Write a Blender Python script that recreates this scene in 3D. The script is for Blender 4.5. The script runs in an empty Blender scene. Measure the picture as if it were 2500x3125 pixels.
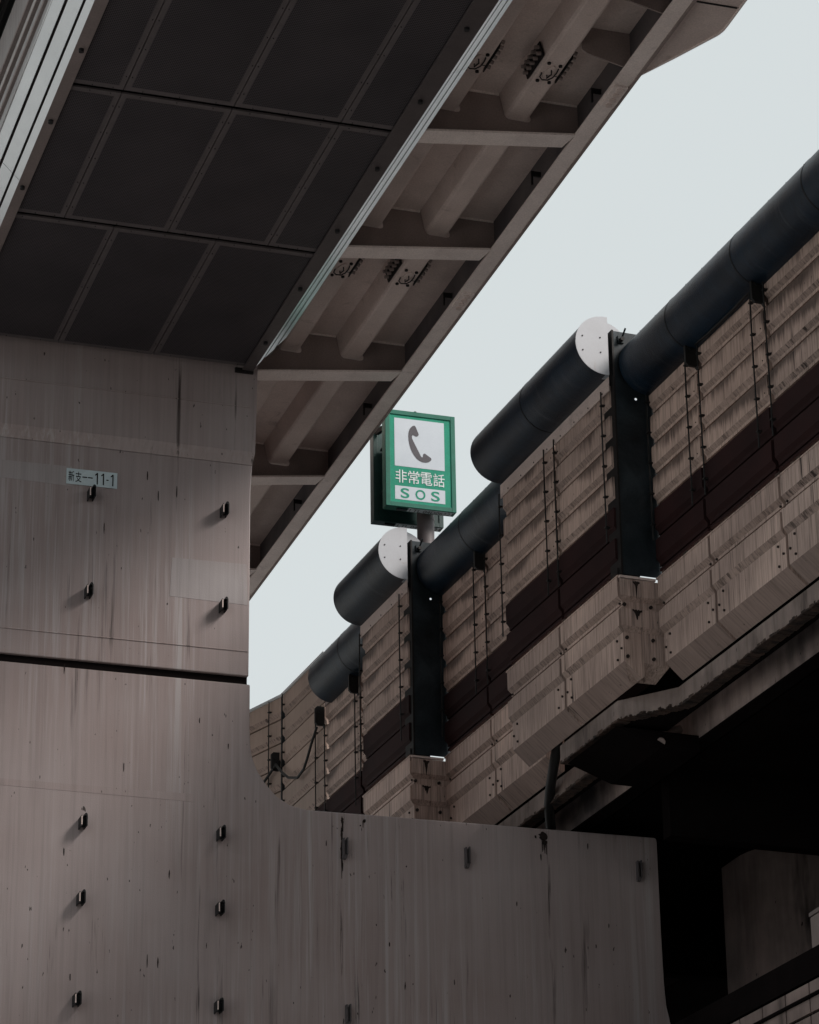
import bpy, math, random
from mathutils import Vector
random.seed(7)
S = 1.4          # metres per survey unit
EYE = 1.6        # camera height above the street
sc = bpy.context.scene
col = sc.collection

# ------------------------------------------------------------------ camera, sky, sun, exposure
cam = bpy.data.cameras.new('camera')
co = bpy.data.objects.new('camera', cam); col.objects.link(co)
PITCH, YAW, ROLL = math.radians(22.9521), math.radians(18.0984), math.radians(-0.81286)
fw = Vector((math.sin(YAW)*math.cos(PITCH), math.cos(YAW)*math.cos(PITCH), math.sin(PITCH)))
rt = Vector((math.cos(YAW), -math.sin(YAW), 0)); up = rt.cross(fw)
r2 = rt*math.cos(ROLL) + up*math.sin(ROLL); u2 = -rt*math.sin(ROLL) + up*math.cos(ROLL)
from mathutils import Matrix
M = Matrix((( r2.x, u2.x, -fw.x), (r2.y, u2.y, -fw.y), (r2.z, u2.z, -fw.z)))
co.matrix_world = Matrix.Translation((0, 0, EYE)) @ M.to_4x4()
cam.sensor_fit = 'VERTICAL'; cam.sensor_height = 36.0; cam.lens = 36.0*9754.5/3125.0
cam.clip_start = 0.5; cam.clip_end = 6000
sc.camera = co

SUN_EL, SUN_AZ = math.radians(37), math.radians(130)     # azimuth clockwise from +Y
w = bpy.data.worlds.new('World'); sc.world = w; w.use_nodes = True
nt = w.node_tree; nt.nodes.clear()
sky = nt.nodes.new('ShaderNodeTexSky'); sky.sky_type = 'NISHITA'; sky.sun_disc = False
sky.sun_elevation = SUN_EL; sky.sun_rotation = SUN_AZ
sky.air_density = 1.0; sky.dust_density = 6.0; sky.ozone_density = 1.0
hs = nt.nodes.new('ShaderNodeHueSaturation'); hs.inputs['Saturation'].default_value = 0.12
mx = nt.nodes.new('ShaderNodeMix'); mx.data_type = 'RGBA'; mx.inputs[0].default_value = 0.80
mx.inputs[7].default_value = (6.25, 6.75, 6.85, 1)           # even overcast veil over the clear sky
bg = nt.nodes.new('ShaderNodeBackground'); bg.inputs['Strength'].default_value = 0.060
wo = nt.nodes.new('ShaderNodeOutputWorld')
nt.links.new(sky.outputs[0], hs.inputs['Color']); nt.links.new(hs.outputs[0], mx.inputs[6])
# brighter cloud towards the zenith, flat near the horizon
wtc = nt.nodes.new('ShaderNodeTexCoord'); wsp = nt.nodes.new('ShaderNodeSeparateXYZ'); wmr = nt.nodes.new('ShaderNodeMapRange')
wmr.inputs[1].default_value = 0.55; wmr.inputs[2].default_value = 1.0; wmr.inputs[3].default_value = 0.0515; wmr.inputs[4].default_value = 0.100
nt.links.new(wtc.outputs['Generated'], wsp.inputs[0]); nt.links.new(wsp.outputs[2], wmr.inputs[0]); nt.links.new(wmr.outputs[0], bg.inputs['Strength'])
nt.links.new(mx.outputs[2], bg.inputs[0]); nt.links.new(bg.outputs[0], wo.inputs[0])
sl = bpy.data.lights.new('sun', 'SUN'); sl.energy = 1.5; sl.angle = math.radians(22); sl.color = (1.0, 0.92, 0.86)
so = bpy.data.objects.new('sun', sl); col.objects.link(so)
sd = Vector((math.sin(SUN_AZ)*math.cos(SUN_EL), math.cos(SUN_AZ)*math.cos(SUN_EL), math.sin(SUN_EL)))
so.rotation_euler = sd.to_track_quat('Z', 'Y').to_euler(); so.location = (20, -20, 60)
sc.view_settings.view_transform = 'Standard'; sc.view_settings.look = 'None'
sc.view_settings.exposure = 1.25; sc.view_settings.gamma = 1.0
sc.cycles.max_bounces = 8; sc.cycles.diffuse_bounces = 5

# ------------------------------------------------------------------ materials
def newmat(name):
    m = bpy.data.materials.new(name); m.use_nodes = True
    return m, m.node_tree, m.node_tree.nodes['Principled BSDF']
def tex(nt, scale, vec=None, detail=4, rough=0.55, dist=0.0, mapscale=(1,1,1), loc=(0,0,0)):
    tc = nt.nodes.new('ShaderNodeTexCoord'); mp = nt.nodes.new('ShaderNodeMapping')
    mp.inputs['Scale'].default_value = mapscale; mp.inputs['Location'].default_value = loc
    nt.links.new(tc.outputs['Object'], mp.inputs[0])
    n = nt.nodes.new('ShaderNodeTexNoise'); n.inputs['Scale'].default_value = scale
    n.inputs['Detail'].default_value = detail; n.inputs['Roughness'].default_value = rough; n.inputs['Distortion'].default_value = dist
    nt.links.new(mp.outputs[0], n.inputs['Vector'])
    return n.outputs['Fac']
def ramp(nt, fac, stops):
    r = nt.nodes.new('ShaderNodeValToRGB'); cr = r.color_ramp
    while len(cr.elements) < len(stops): cr.elements.new(0.5)
    for e, (p, c) in zip(cr.elements, stops):
        e.position = p; e.color = (c if isinstance(c, tuple) else (c, c, c)) + (1,)
    nt.links.new(fac, r.inputs[0]); return r.outputs[0]
def mix(nt, a, b, fac, mode='MIX'):
    m = nt.nodes.new('ShaderNodeMix'); m.data_type = 'RGBA'; m.blend_type = mode
    if isinstance(fac, float): m.inputs[0].default_value = fac
    else: nt.links.new(fac, m.inputs[0])
    for i, v in ((6, a), (7, b)):
        if isinstance(v, tuple): m.inputs[i].default_value = v + (1,)
        else: nt.links.new(v, m.inputs[i])
    return m.outputs[2]
def streaky(name, base, alt, dark, rough=0.6, fine=30.0, zs=0.035, amt=0.8, darkpos=(0.60, 0.74), spots=True, bump=0.15, spec=0.3, blot=0.6, sm=None, lohi=(0.62,1.22), pale=None, ledge=None, win=None):
    """weathered face: large blotches, fine vertical rain streaks, darker runs and specks"""
    m, nt, b = newmat(name)
    big = ramp(nt, tex(nt, blot, detail=5), [(0.35, 0.0), (0.65, 1.0)])
    c = mix(nt, base, alt, big)
    sm = sm or (1,1,zs)
    st = ramp(nt, tex(nt, fine, mapscale=sm, detail=3, rough=0.7), [(0.30, lohi[0]), (0.50, 1.0), (0.72, lohi[1])])
    c = mix(nt, c, st, amt, 'MULTIPLY')
    run = tex(nt, fine*0.36, mapscale=(sm[0],sm[1],sm[2]*1.3), detail=5, rough=0.65, loc=(3.1,1.7,0))
    gate = ramp(nt, tex(nt, 0.9, mapscale=(1,1,0.6), detail=3, loc=(9,4,2)), [(0.42, 0.0), (0.62, 1.0)])
    rm = ramp(nt, run, [(darkpos[0], 0.0), (darkpos[1], 1.0)])
    mm = nt.nodes.new('ShaderNodeMath'); mm.operation = 'MULTIPLY'
    nt.links.new(rm, mm.inputs[0]); nt.links.new(gate, mm.inputs[1])
    c = mix(nt, c, dark, mm.outputs[0])
    if ledge is not None:        # grime that drips from each horizontal ledge (first ledge height, spacing)
        tc = nt.nodes.new('ShaderNodeTexCoord'); sp_ = nt.nodes.new('ShaderNodeSeparateXYZ'); nt.links.new(tc.outputs['Object'], sp_.inputs[0])
        def mth(op, a, b2):
            n = nt.nodes.new('ShaderNodeMath'); n.operation = op
            for i, v in enumerate((a, b2)):
                if v is None: continue
                if isinstance(v, (int, float)): n.inputs[i].default_value = v
                else: nt.links.new(v, n.inputs[i])
            return n.outputs[0]
        fr_ = mth('FRACT', mth('DIVIDE', mth('SUBTRACT', sp_.outputs[2], ledge[0]), ledge[1]), None)
        n1 = tex(nt, 24, mapscale=(1,1,0.04), detail=5, rough=0.8, loc=(4,1,0)); n2 = tex(nt, 1.3, mapscale=(1,1,1.2), detail=2, loc=(0,6,3))
        v_ = mth('ADD', fr_, mth('ADD', mth('MULTIPLY', mth('SUBTRACT', n1, 0.5), 1.1), mth('MULTIPLY', mth('SUBTRACT', n2, 0.5), 1.5)))
        c = mix(nt, c, dark, ramp(nt, v_, [(0.0, 0.0), (0.70, 0.0), (1.0, 0.80)]))
    if pale:
        pr_ = ramp(nt, tex(nt, fine*0.8, mapscale=(1,1,0.02), detail=4, rough=0.7, loc=(2,8,4)), [(0.50, 0.0), (0.66, 1.0)])
        pg = ramp(nt, tex(nt, 0.75, mapscale=(1,1,0.25), detail=2, loc=(1,2,7)), [(0.44, 0.0), (0.60, 1.0)])
        if win:
            tc = nt.nodes.new('ShaderNodeTexCoord'); sp_ = nt.nodes.new('ShaderNodeSeparateXYZ'); nt.links.new(tc.outputs['Object'], sp_.inputs[0])
            mr = nt.nodes.new('ShaderNodeMapRange'); mr.inputs[1].default_value = 0; mr.inputs[2].default_value = 6
            nt.links.new(sp_.outputs[0], mr.inputs[0])
            wv = ramp(nt, mr.outputs[0], [(win[0]/6-0.01, 0.0), (win[0]/6+0.01, 1.0), (win[1]/6-0.05, 0.7), (win[1]/6+0.03, 0.0)])
            pg = mix(nt, pg, wv, 1.0, 'LIGHTEN')
            dr = ramp(nt, tex(nt, fine*0.7, mapscale=(1,1,0.03), detail=6, rough=0.75, loc=(6,2,9)), [(0.60, 0.0), (0.66, 1.0)])
            c = mix(nt, c, dark, mix(nt, dr, wv, 1.0, 'MULTIPLY'))
        pm_ = nt.nodes.new('ShaderNodeMath'); pm_.operation = 'MULTIPLY'; nt.links.new(pr_, pm_.inputs[0]); nt.links.new(pg, pm_.inputs[1])
        c = mix(nt, c, pale, pm_.outputs[0])
    if spots:
        sp = ramp(nt, tex(nt, 26, mapscale=(1,1,0.35), detail=2, loc=(5,5,5)), [(0.735, 0.0), (0.76, 1.0)])
        c = mix(nt, c, dark, sp)
    oi = nt.nodes.new('ShaderNodeObjectInfo')
    c = mix(nt, c, ramp(nt, oi.outputs['Random'], [(0.0, (0.86,0.86,0.87)), (1.0, (1.08,1.06,1.05))]), 1.0, 'MULTIPLY')
    nt.links.new(c, b.inputs['Base Color'])
    b.inputs['Roughness'].default_value = rough; b.inputs['Specular IOR Level'].default_value = spec
    bm = nt.nodes.new('ShaderNodeBump'); bm.inputs['Strength'].default_value = bump; bm.inputs['Distance'].default_value = 0.01
    nt.links.new(tex(nt, 90, detail=3), bm.inputs['Height']); nt.links.new(bm.outputs[0], b.inputs['Normal'])
    return m
def mottled(name, a, b_, scale=2.5, rough=0.55, metal=0.0, spec=0.4, bump=0.08, dirt=None, grain=70, ga=0.8):
    m, nt, b = newmat(name)
    c = mix(nt, a, b_, ramp(nt, tex(nt, scale, detail=6, rough=0.6, dist=0.4), [(0.35, 0.0), (0.66, 1.0)]))
    g = ramp(nt, tex(nt, grain, detail=2), [(0.3, 0.84), (0.7, 1.14)])
    c = mix(nt, c, g, ga, 'MULTIPLY')
    if dirt:
        c = mix(nt, c, dirt, ramp(nt, tex(nt, scale*1.7, detail=7, rough=0.72, dist=1.2, loc=(7,3,1)), [(0.60, 0.0), (0.72, 0.85)]))
    nt.links.new(c, b.inputs['Base Color']); b.inputs['Roughness'].default_value = rough
    b.inputs['Metallic'].default_value = metal; b.inputs['Specular IOR Level'].default_value = spec
    bm = nt.nodes.new('ShaderNodeBump'); bm.inputs['Strength'].default_value = bump; bm.inputs['Distance'].default_value = 0.01
    nt.links.new(tex(nt, 40, detail=4), bm.inputs['Height']); nt.links.new(bm.outputs[0], b.inputs['Normal'])
    return m
def plain(name, c, rough=0.5, metal=0.0, spec=0.4):
    return mottled(name, c, tuple(x*0.8 for x in c), 6, rough, metal, spec, 0.03)

STEEL = mottled('painted_steel', (0.64,0.525,0.485), (0.52,0.42,0.385), 1.6, 0.45, dirt=(0.30,0.23,0.21))
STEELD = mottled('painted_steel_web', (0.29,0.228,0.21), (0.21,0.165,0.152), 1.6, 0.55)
STEELK = mottled('shade_dark_steel', (0.10,0.085,0.085), (0.05,0.045,0.05), 2.0, 0.6)  # edge beam pocket shade and lug shadow put into the colour
FLANGE = mottled('painted_flange', (0.80,0.70,0.66), (0.68,0.585,0.55), 3.0, 0.42, spec=0.5, dirt=(0.48,0.40,0.37))
PIERM = streaky('pier_paint', (0.370,0.322,0.318), (0.285,0.222,0.210), (0.035,0.024,0.021), fine=24, zs=0.025, amt=0.34, darkpos=(0.61,0.68), rough=0.45, spec=0.5, blot=0.28, pale=(0.40,0.362,0.358), win=(1.78,3.3))
REPNT = streaky('repaint_grey', (0.355,0.325,0.325), (0.31,0.268,0.262), (0.05,0.037,0.033), fine=24, zs=0.025, amt=0.45, darkpos=(0.68,0.76), rough=0.45, spec=0.5, blot=0.8)
REPND = streaky('faded_band', (0.30,0.25,0.245), (0.255,0.205,0.198), (0.05,0.037,0.033), fine=24, zs=0.025, amt=0.45, darkpos=(0.68,0.76), rough=0.45, spec=0.5, blot=0.8)
SOFT = None
def soffit_mat():
    m, nt, b = newmat('perforated_sheet')
    tc = nt.nodes.new('ShaderNodeTexCoord'); sep = nt.nodes.new('ShaderNodeSeparateXYZ')
    nt.links.new(tc.outputs['Object'], sep.inputs[0])
    def math_(op, a, b2=None):
        n = nt.nodes.new('ShaderNodeMath'); n.operation = op
        for i, v in enumerate((a, b2)):
            if v is None: continue
            if isinstance(v, (int, float)): n.inputs[i].default_value = v
            else: nt.links.new(v, n.inputs[i])
        return n.outputs[0]
    k = 2*math.pi/0.030
    u = math_('MULTIPLY', sep.outputs[0], k); v = math_('MULTIPLY', sep.outputs[1], k*0.577)
    hole = math_('MULTIPLY', math_('SINE', u), math_('SINE', v))
    f = ramp(nt, hole, [(0.12, 0.0), (0.22, 1.0)])
    ah = nt.nodes.new('ShaderNodeMath'); ah.operation = 'ABSOLUTE'; nt.links.new(hole, ah.inputs[0])
    f = ramp(nt, ah.outputs[0], [(0.28, 0.0), (0.5, 1.0)])
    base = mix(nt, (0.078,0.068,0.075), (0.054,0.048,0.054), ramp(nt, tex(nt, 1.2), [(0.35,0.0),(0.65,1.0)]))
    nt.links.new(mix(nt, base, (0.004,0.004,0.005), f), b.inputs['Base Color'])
    b.inputs['Roughness'].default_value = 0.55; b.inputs['Specular IOR Level'].default_value = 0.25
    return m
SOFT = soffit_mat()
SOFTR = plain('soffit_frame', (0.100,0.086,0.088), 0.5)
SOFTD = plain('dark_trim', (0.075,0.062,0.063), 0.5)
SOFTF = mottled('soffit_trim', (0.21,0.17,0.162), (0.165,0.135,0.128), 1.5, 0.5)
BLACK = plain('black_void', (0.006,0.006,0.006), 0.9, spec=0.1)
CLAD = mottled('white_cladding', (0.62,0.65,0.67), (0.54,0.57,0.59), 1.2, 0.38, metal=0.55, ga=0.2, spec=0.5, bump=0.01, dirt=(0.60,0.63,0.65))
GROOVE = plain('cladding_groove', (0.11,0.085,0.08), 0.7)
CLADW = streaky('web_cladding', (0.42,0.42,0.42), (0.33,0.32,0.32), (0.08,0.07,0.07), fine=24, zs=0.05, amt=0.6)
PANEL = streaky('noise_panel_paint', (0.50,0.375,0.32), (0.36,0.27,0.23), (0.045,0.03,0.026), fine=58, zs=0.028, amt=1.0, darkpos=(0.57,0.68), rough=0.6, blot=1.1, lohi=(0.58,1.28), ledge=((8.232-7.75)*S, 0.2216*S))
PANELF = streaky('noise_panel_clean', (0.34,0.26,0.22), (0.28,0.215,0.18), (0.05,0.036,0.03), fine=18, zs=0.06, amt=0.35, darkpos=(0.66,0.76), rough=0.6, blot=1.0, spots=False)
PARA = streaky('parapet_cladding', (0.52,0.395,0.34), (0.36,0.27,0.235), (0.035,0.024,0.02), fine=58, zs=0.030, amt=1.0, darkpos=(0.555,0.67), rough=0.6, blot=1.0, lohi=(0.52,1.3))
PARAC = streaky('shaded_chamfer_cladding', (0.31,0.235,0.205), (0.24,0.18,0.158), (0.03,0.02,0.017), fine=30, sm=(0.06,1,0.06), amt=0.8, darkpos=(0.58,0.70), rough=0.65, blot=1.2, lohi=(0.6,1.15))  # darker copy of the parapet colour, painting shade onto the lower bevel
LIP = streaky('shaded_grimy_lip', (0.38,0.288,0.25), (0.28,0.21,0.18), (0.05,0.035,0.03), fine=50, sm=(0.25,1,0.25), amt=1.0, lohi=(0.45,1.2), darkpos=(0.53,0.62), rough=0.7, blot=1.5, spots=False)  # grime streaks, plus a darker base that paints in the chamfer shading
MAROON = mottled('maroon_panel', (0.027,0.010,0.010), (0.017,0.007,0.0075), 1.4, 0.75, spec=0.15, dirt=(0.02,0.01,0.01))
TUBE = streaky('tube_cover', (0.006,0.019,0.036), (0.003,0.008,0.015), (0.050,0.058,0.070), fine=16, sm=(0.25,1.6,0.25), amt=0.7, darkpos=(0.56,0.75), rough=0.42, spec=0.35, blot=1.2, bump=0.4, spots=False, lohi=(0.6,1.6))
CAPW = mottled('white_cap', (0.41,0.425,0.455), (0.37,0.38,0.405), 2.2, 0.45, ga=0.15, bump=0.02, dirt=(0.30,0.245,0.23))
GALV = mottled('post_steel', (0.030,0.042,0.050), (0.003,0.004,0.005), 1.6, 0.4, metal=0.2, spec=0.2, dirt=(0.012,0.012,0.014))
DARKST = mottled('dark_steel', (0.014,0.012,0.012), (0.008,0.007,0.007), 5, 0.6, spec=0.2)
CABLE = plain('cable_black', (0.008,0.008,0.008), 0.6)
BOLTM = plain('rusty_bolt', (0.020,0.013,0.011), 0.8)
CONC = streaky('fascia_concrete', (0.300,0.240,0.215), (0.150,0.118,0.105), (0.03,0.022,0.02), fine=9, zs=0.12, amt=0.9, darkpos=(0.56,0.70), rough=0.85, blot=1.6, bump=0.4)
CRUMB = mottled('crumbled_edge', (0.075,0.045,0.034), (0.012,0.010,0.009), 9, 0.95, bump=0.8)
GIRD = streaky('girder_face', (0.42,0.345,0.32), (0.075,0.066,0.068), (0.012,0.010,0.011), fine=5, zs=0.10, amt=0.9, darkpos=(0.5,0.66), rough=0.6, blot=1.4)
SHADE = mottled('shade_black', (0.010,0.008,0.008), (0.006,0.005,0.005), 1.2, 1.0, spec=0.0)  # near-black base stands in for deep shade under decks and in recesses
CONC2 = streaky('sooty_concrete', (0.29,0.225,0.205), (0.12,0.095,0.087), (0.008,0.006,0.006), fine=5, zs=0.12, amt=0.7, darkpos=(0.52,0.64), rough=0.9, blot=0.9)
CONC3 = streaky('pale_concrete', (0.30,0.25,0.235), (0.24,0.20,0.19), (0.06,0.05,0.05), fine=8, zs=0.2, amt=0.3, rough=0.8)
BRICK = mottled('brown_brick', (0.10,0.075,0.065), (0.08,0.06,0.052), 1.0, 0.9)
WGLASS = plain('window_glass', (0.03,0.035,0.04), 0.15, spec=0.5)
GREEN = mottled('green_enamel', (0.008,0.130,0.088), (0.006,0.100,0.068), 5, 0.45, spec=0.3, dirt=(0.02,0.10,0.075))
GREENF = mottled('green_face', (0.004,0.240,0.150), (0.003,0.205,0.128), 5, 0.4, spec=0.25)
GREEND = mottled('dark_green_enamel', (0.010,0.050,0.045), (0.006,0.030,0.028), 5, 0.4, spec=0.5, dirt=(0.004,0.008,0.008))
WHITEF = mottled('white_face', (0.48,0.53,0.58), (0.45,0.50,0.55), 4, 0.4, ga=0.15, bump=0.01)
CHAR = plain('charcoal_print', (0.055,0.050,0.062), 0.5)
LETW = plain('white_print', (0.62,0.68,0.69), 0.5)
PLATEM = mottled('pale_plate', (0.52,0.61,0.64), (0.45,0.53,0.56), 8, 0.45, ga=0.2)
INK = plain('black_ink', (0.006,0.006,0.007), 0.6)
RUST = mottled('rust_patch', (0.010,0.007,0.006), (0.022,0.012,0.009), 14, 0.95)
ASPH = mottled('asphalt', (0.10,0.097,0.094), (0.08,0.078,0.076), 0.6, 0.9)
PAVE = mottled('paving', (0.46,0.44,0.425), (0.40,0.385,0.37), 1.0, 0.9)
PAINT = plain('road_paint', (0.65,0.65,0.62), 0.7)
POLE = mottled('pole_grey', (0.130,0.110,0.112), (0.095,0.082,0.086), 3, 0.5)

# ------------------------------------------------------------------ mesh helpers (survey units in, metres out)
def V(x, y, z): return Vector((x*S, y*S, z*S + EYE))
TH = math.radians(-2.7)
D = Vector((math.sin(TH), math.cos(TH), 0)); N = Vector((math.cos(TH), -math.sin(TH), 0)); P0 = Vector((7.575, 18.0, 0))
def Wl(s, t, z): p = P0 + D*s + N*t; return (p.x, p.y, z)
def XYZ(x, y, z): return (x, y, z)
class MB:
    def __init__(s, f=XYZ): s.v = []; s.f = []; s.map = f; s.mi = []; s.cur = 0
    def add(s, pts, faces, mi=None):
        k = len(s.v); s.v += [s.map(*p) for p in pts]
        s.f += [tuple(i+k for i in f) for f in faces]; s.mi += [s.cur if mi is None else mi]*len(faces); return s
    def box(s, a0, a1, b0, b1, c0, c1):
        P = [(a0,b0,c0),(a1,b0,c0),(a1,b1,c0),(a0,b1,c0),(a0,b0,c1),(a1,b0,c1),(a1,b1,c1),(a0,b1,c1)]
        return s.add(P, [(0,3,2,1),(4,5,6,7),(0,1,5,4),(1,2,6,5),(2,3,7,6),(3,0,4,7)])
    def prism(s, poly, lo, hi, axis):
        """poly of 2-d points in the two other axes, extruded along axis 0, 1 or 2"""
        n = len(poly)
        def mk(p, h):
            q = [p[0], p[1]]; q.insert(axis, h); return tuple(q)
        P = [mk(p, lo) for p in poly] + [mk(p, hi) for p in poly]
        F = [(i, (i+1) % n, n+(i+1) % n, n+i) for i in range(n)] + [tuple(range(n-1, -1, -1)), tuple(range(n, 2*n))]
        return s.add(P, F)
    def loft(s, A, B, caps=True):
        n = len(A); F = [(i, (i+1) % n, n+(i+1) % n, n+i) for i in range(n)]
        if caps: F += [tuple(range(n-1, -1, -1)), tuple(range(n, 2*n))]
        return s.add(list(A)+list(B), F)
    def tube(s, path, r, seg=8):
        rings = []
        pts = [Vector(p) for p in path]
        for i, p in enumerate(pts):
            d = (pts[min(i+1, len(pts)-1)] - pts[max(i-1, 0)]).normalized()
            a = d.orthogonal().normalized() if i == 0 else (prev - d*prev.dot(d)).normalized()
            prev = a; b = d.cross(a)
            rings.append([tuple(p + (a*math.cos(2*math.pi*k/seg) + b*math.sin(2*math.pi*k/seg))*r) for k in range(seg)])
        P = [q for R_ in rings for q in R_]; F = []
        for i in range(len(rings)-1):
            for k in range(seg): F.append((i*seg+k, i*seg+(k+1) % seg, (i+1)*seg+(k+1) % seg, (i+1)*seg+k))
        F += [tuple(range(seg-1, -1, -1)), tuple((len(rings)-1)*seg+k for k in range(seg))]
        return s.add(P, F)
    def build(s, name, mat, parent=None, smooth=False, bevel=0.0, flip_fix=True):
        base = Vector(parent['_b']) if parent is not None and '_b' in parent else Vector((0,0,0))
        own = Vector((0,0,0))
        vs = [V(*p) for p in s.v]
        if parent is None:
            own = sum(vs, Vector())/len(vs); own.z = min(v.z for v in vs)
        me = bpy.data.meshes.new(name)
        me.from_pydata([tuple(v - base - own) for v in vs], [], s.f)
        mats = mat if isinstance(mat, list) else [mat]
        for m_ in mats: me.materials.append(m_)
        for p, i in zip(me.polygons, s.mi): p.material_index = i
        if flip_fix:
            import bmesh
            bm = bmesh.new(); bm.from_mesh(me); bmesh.ops.recalc_face_normals(bm, faces=bm.faces); bm.to_mesh(me); bm.free()
        o = bpy.data.objects.new(name, me); col.objects.link(o)
        if parent is not None:
            o.parent = parent; o['_b'] = tuple(base)
        else:
            o.location = own; o['_b'] = tuple(own)
        if smooth:
            for p in me.polygons: p.use_smooth = True
            md = o.modifiers.new('split', 'EDGE_SPLIT'); md.split_angle = math.radians(35)
        if bevel:
            md = o.modifiers.new('bevel', 'BEVEL'); md.width = bevel; md.segments = 2; md.limit_method = 'ANGLE'
        return o
def thing(name, label, cat, loc, group=None):
    o = bpy.data.objects.new(name, None); col.objects.link(o); o.empty_display_size = 0.2
    o.location = V(*loc); o['_b'] = tuple(o.location); o['label'] = label; o['category'] = cat
    if group: o['group'] = group
    return o
def tag(o, label, cat, group=None):
    o['label'] = label; o['category'] = cat
    if group: o['group'] = group
    return o
def lab(o, text): o['label'] = text; return o
def kids(o): return [c for c in col.objects if c.parent == o]
def copy_part(o, delta, parent=None):
    """a copy of a part (and its sub-parts) shifted by delta, given in survey units"""
    c = o.copy(); col.objects.link(c); c.parent = parent or o.parent
    c.location = o.location + Vector(delta)*S
    for k in kids(o):
        d = k.copy(); col.objects.link(d); d.parent = c
    return c
def text_mesh(txt, size, mapf, mat, name, parent, x0, z0, width=None, height=None, depth=0.003, weight=0.0, shear=0.0):
    cu = bpy.data.curves.new(name, 'FONT'); cu.body = txt; cu.size = 1.0; cu.offset = weight; cu.extrude = 0.0
    to = bpy.data.objects.new('tmp', cu); col.objects.link(to)
    dg = bpy.context.evaluated_depsgraph_get(); dg.update()
    me = bpy.data.meshes.new_from_object(to.evaluated_get(dg))
    xs = [v.co.x for v in me.vertices]; ys = [v.co.y for v in me.vertices]
    mnx, mxx, mny, mxy = min(xs), max(xs), min(ys), max(ys)
    kx = (width/(mxx-mnx)) if width else size; ky = (height/(mxy-mny)) if height else size
    b = Vector(parent['_b'])
    for v in me.vertices:
        px = x0 + (v.co.x-mnx)*kx; pz = z0 + (v.co.y-mny)*ky
        q = mapf(px, pz); v.co = V(*q) - b
    me.name = name; me.materials.clear(); me.materials.append(mat)
    for p in me.polygons: p.material_index = 0
    o = bpy.data.objects.new(name, me); col.objects.link(o); o.parent = parent; o['_b'] = tuple(b)
    bpy.data.objects.remove(to); bpy.data.curves.remove(cu)
    return o

# ================================================================== SETTING
GZ = -EYE/S
def ground(name, x0, x1, y0, y1, z, m):
    o = MB().add([(x0,y0,z),(x1,y0,z),(x1,y1,z),(x0,y1,z)], [(0,1,2,3)]).build(name, m); o['kind'] = 'structure'; return o
ground('ground', -900, 900, -900, 900, GZ, PAVE)
ground('road', -4.5, 3.6, -60, 200, GZ+0.004, ASPH)
for i in range(-4, 20):
    ground('lane_marking', -0.55, -0.47, i*5.0, i*5.0+2.4, GZ+0.008, PAINT)
for x in (-4.5, 3.6):
    k = MB().box(x-0.06, x+0.06, -60, 200, GZ-0.01, GZ+0.09).build('kerb', PAVE); k['kind'] = 'structure'

# unseen block added behind the viewpoint to cut sky light on the pier
BK = thing('sky_blocker', 'added unseen brown brick block behind the viewpoint, cutting sky light', 'light blocker', (10, -20, GZ))
MB().box(-22, 44, -30, -20, GZ, 11.5).build('wall', BRICK, BK)
for fl in range(3):
    for q in range(5):
        MB().box(-20+q*13, -10+q*13, -19.99, -19.95, 1+fl*3.2, 2.6+fl*3.2).build('blocker_window', WGLASS, BK)
# ================================================================== LEFT VIADUCT (overhead steel deck)
VD = thing('steel_viaduct', 'overhead steel road deck with dark perforated soffit and open ribbed cantilever, upper left', 'viaduct', (4.4, 19, 10))
YN, YE = -40.0, 20.22          # soffit runs from behind the camera to the pier
def xr(y): return 5.490 - 0.0112*(y-15.0)      # right lower edge of the side cladding
def xl(y): return 3.240 + 0.004*(y-15.0)
# soffit panels
rows = [(-40.0,2.98),(3.0,4.70),(4.72,6.42),(6.44,8.14),(8.16,9.86),(9.88,11.58),(11.6,13.3),(13.32,14.93),(14.955,16.645),(16.675,18.355),(18.385,20.20)]
proto = {}
for ri, (ya, yb) in enumerate(rows):
    cut = [3.64, 4.337, 5.025] if ri < 10 else [3.985, 4.68]
    edges = [3.25] + cut + [5.43]
    for a, b_ in zip(edges[:-1], edges[1:]):
        x0 = a + (0.003 if a > 3.3 else 0); x1 = b_ - (0.003 if b_ < 5.4 else 0)
        p = MB().box(x0, x1, ya+0.006, yb-0.006, 10.0, 10.012).build('soffit_panel', SOFTR, VD)
        mg = 0.036; fx0 = x0 + (mg if a > 3.3 else 0.08); fx1 = x1 - (mg if b_ < 5.4 else 0.075)
        MB().box(fx0, fx1, ya+0.055, yb-0.055, 9.9975, 9.9995).build('perforated_sheet', SOFT, p)
        if ri >= 8:
            sc_ = MB()
            for yy in (ya+0.02, yb-0.02):
                for q in range(3):
                    xx = x0 + (x1-x0)*(q+0.5)/3; sc_.tube([(xx,yy,10.0),(xx,yy,9.995)], 0.0035, 6)
            for xx in (x0+0.016, x1-0.016):
                for q in range(5):
                    y_ = ya + (yb-ya)*(q+0.5)/5; sc_.tube([(xx,y_,10.0),(xx,y_,9.995)], 0.0035, 6)
            sc_.build('screw', INK, p)
MB().box(3.3, 5.4, YN, YE, 10.03, 10.04).build('void_plate', BLACK, VD)
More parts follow.
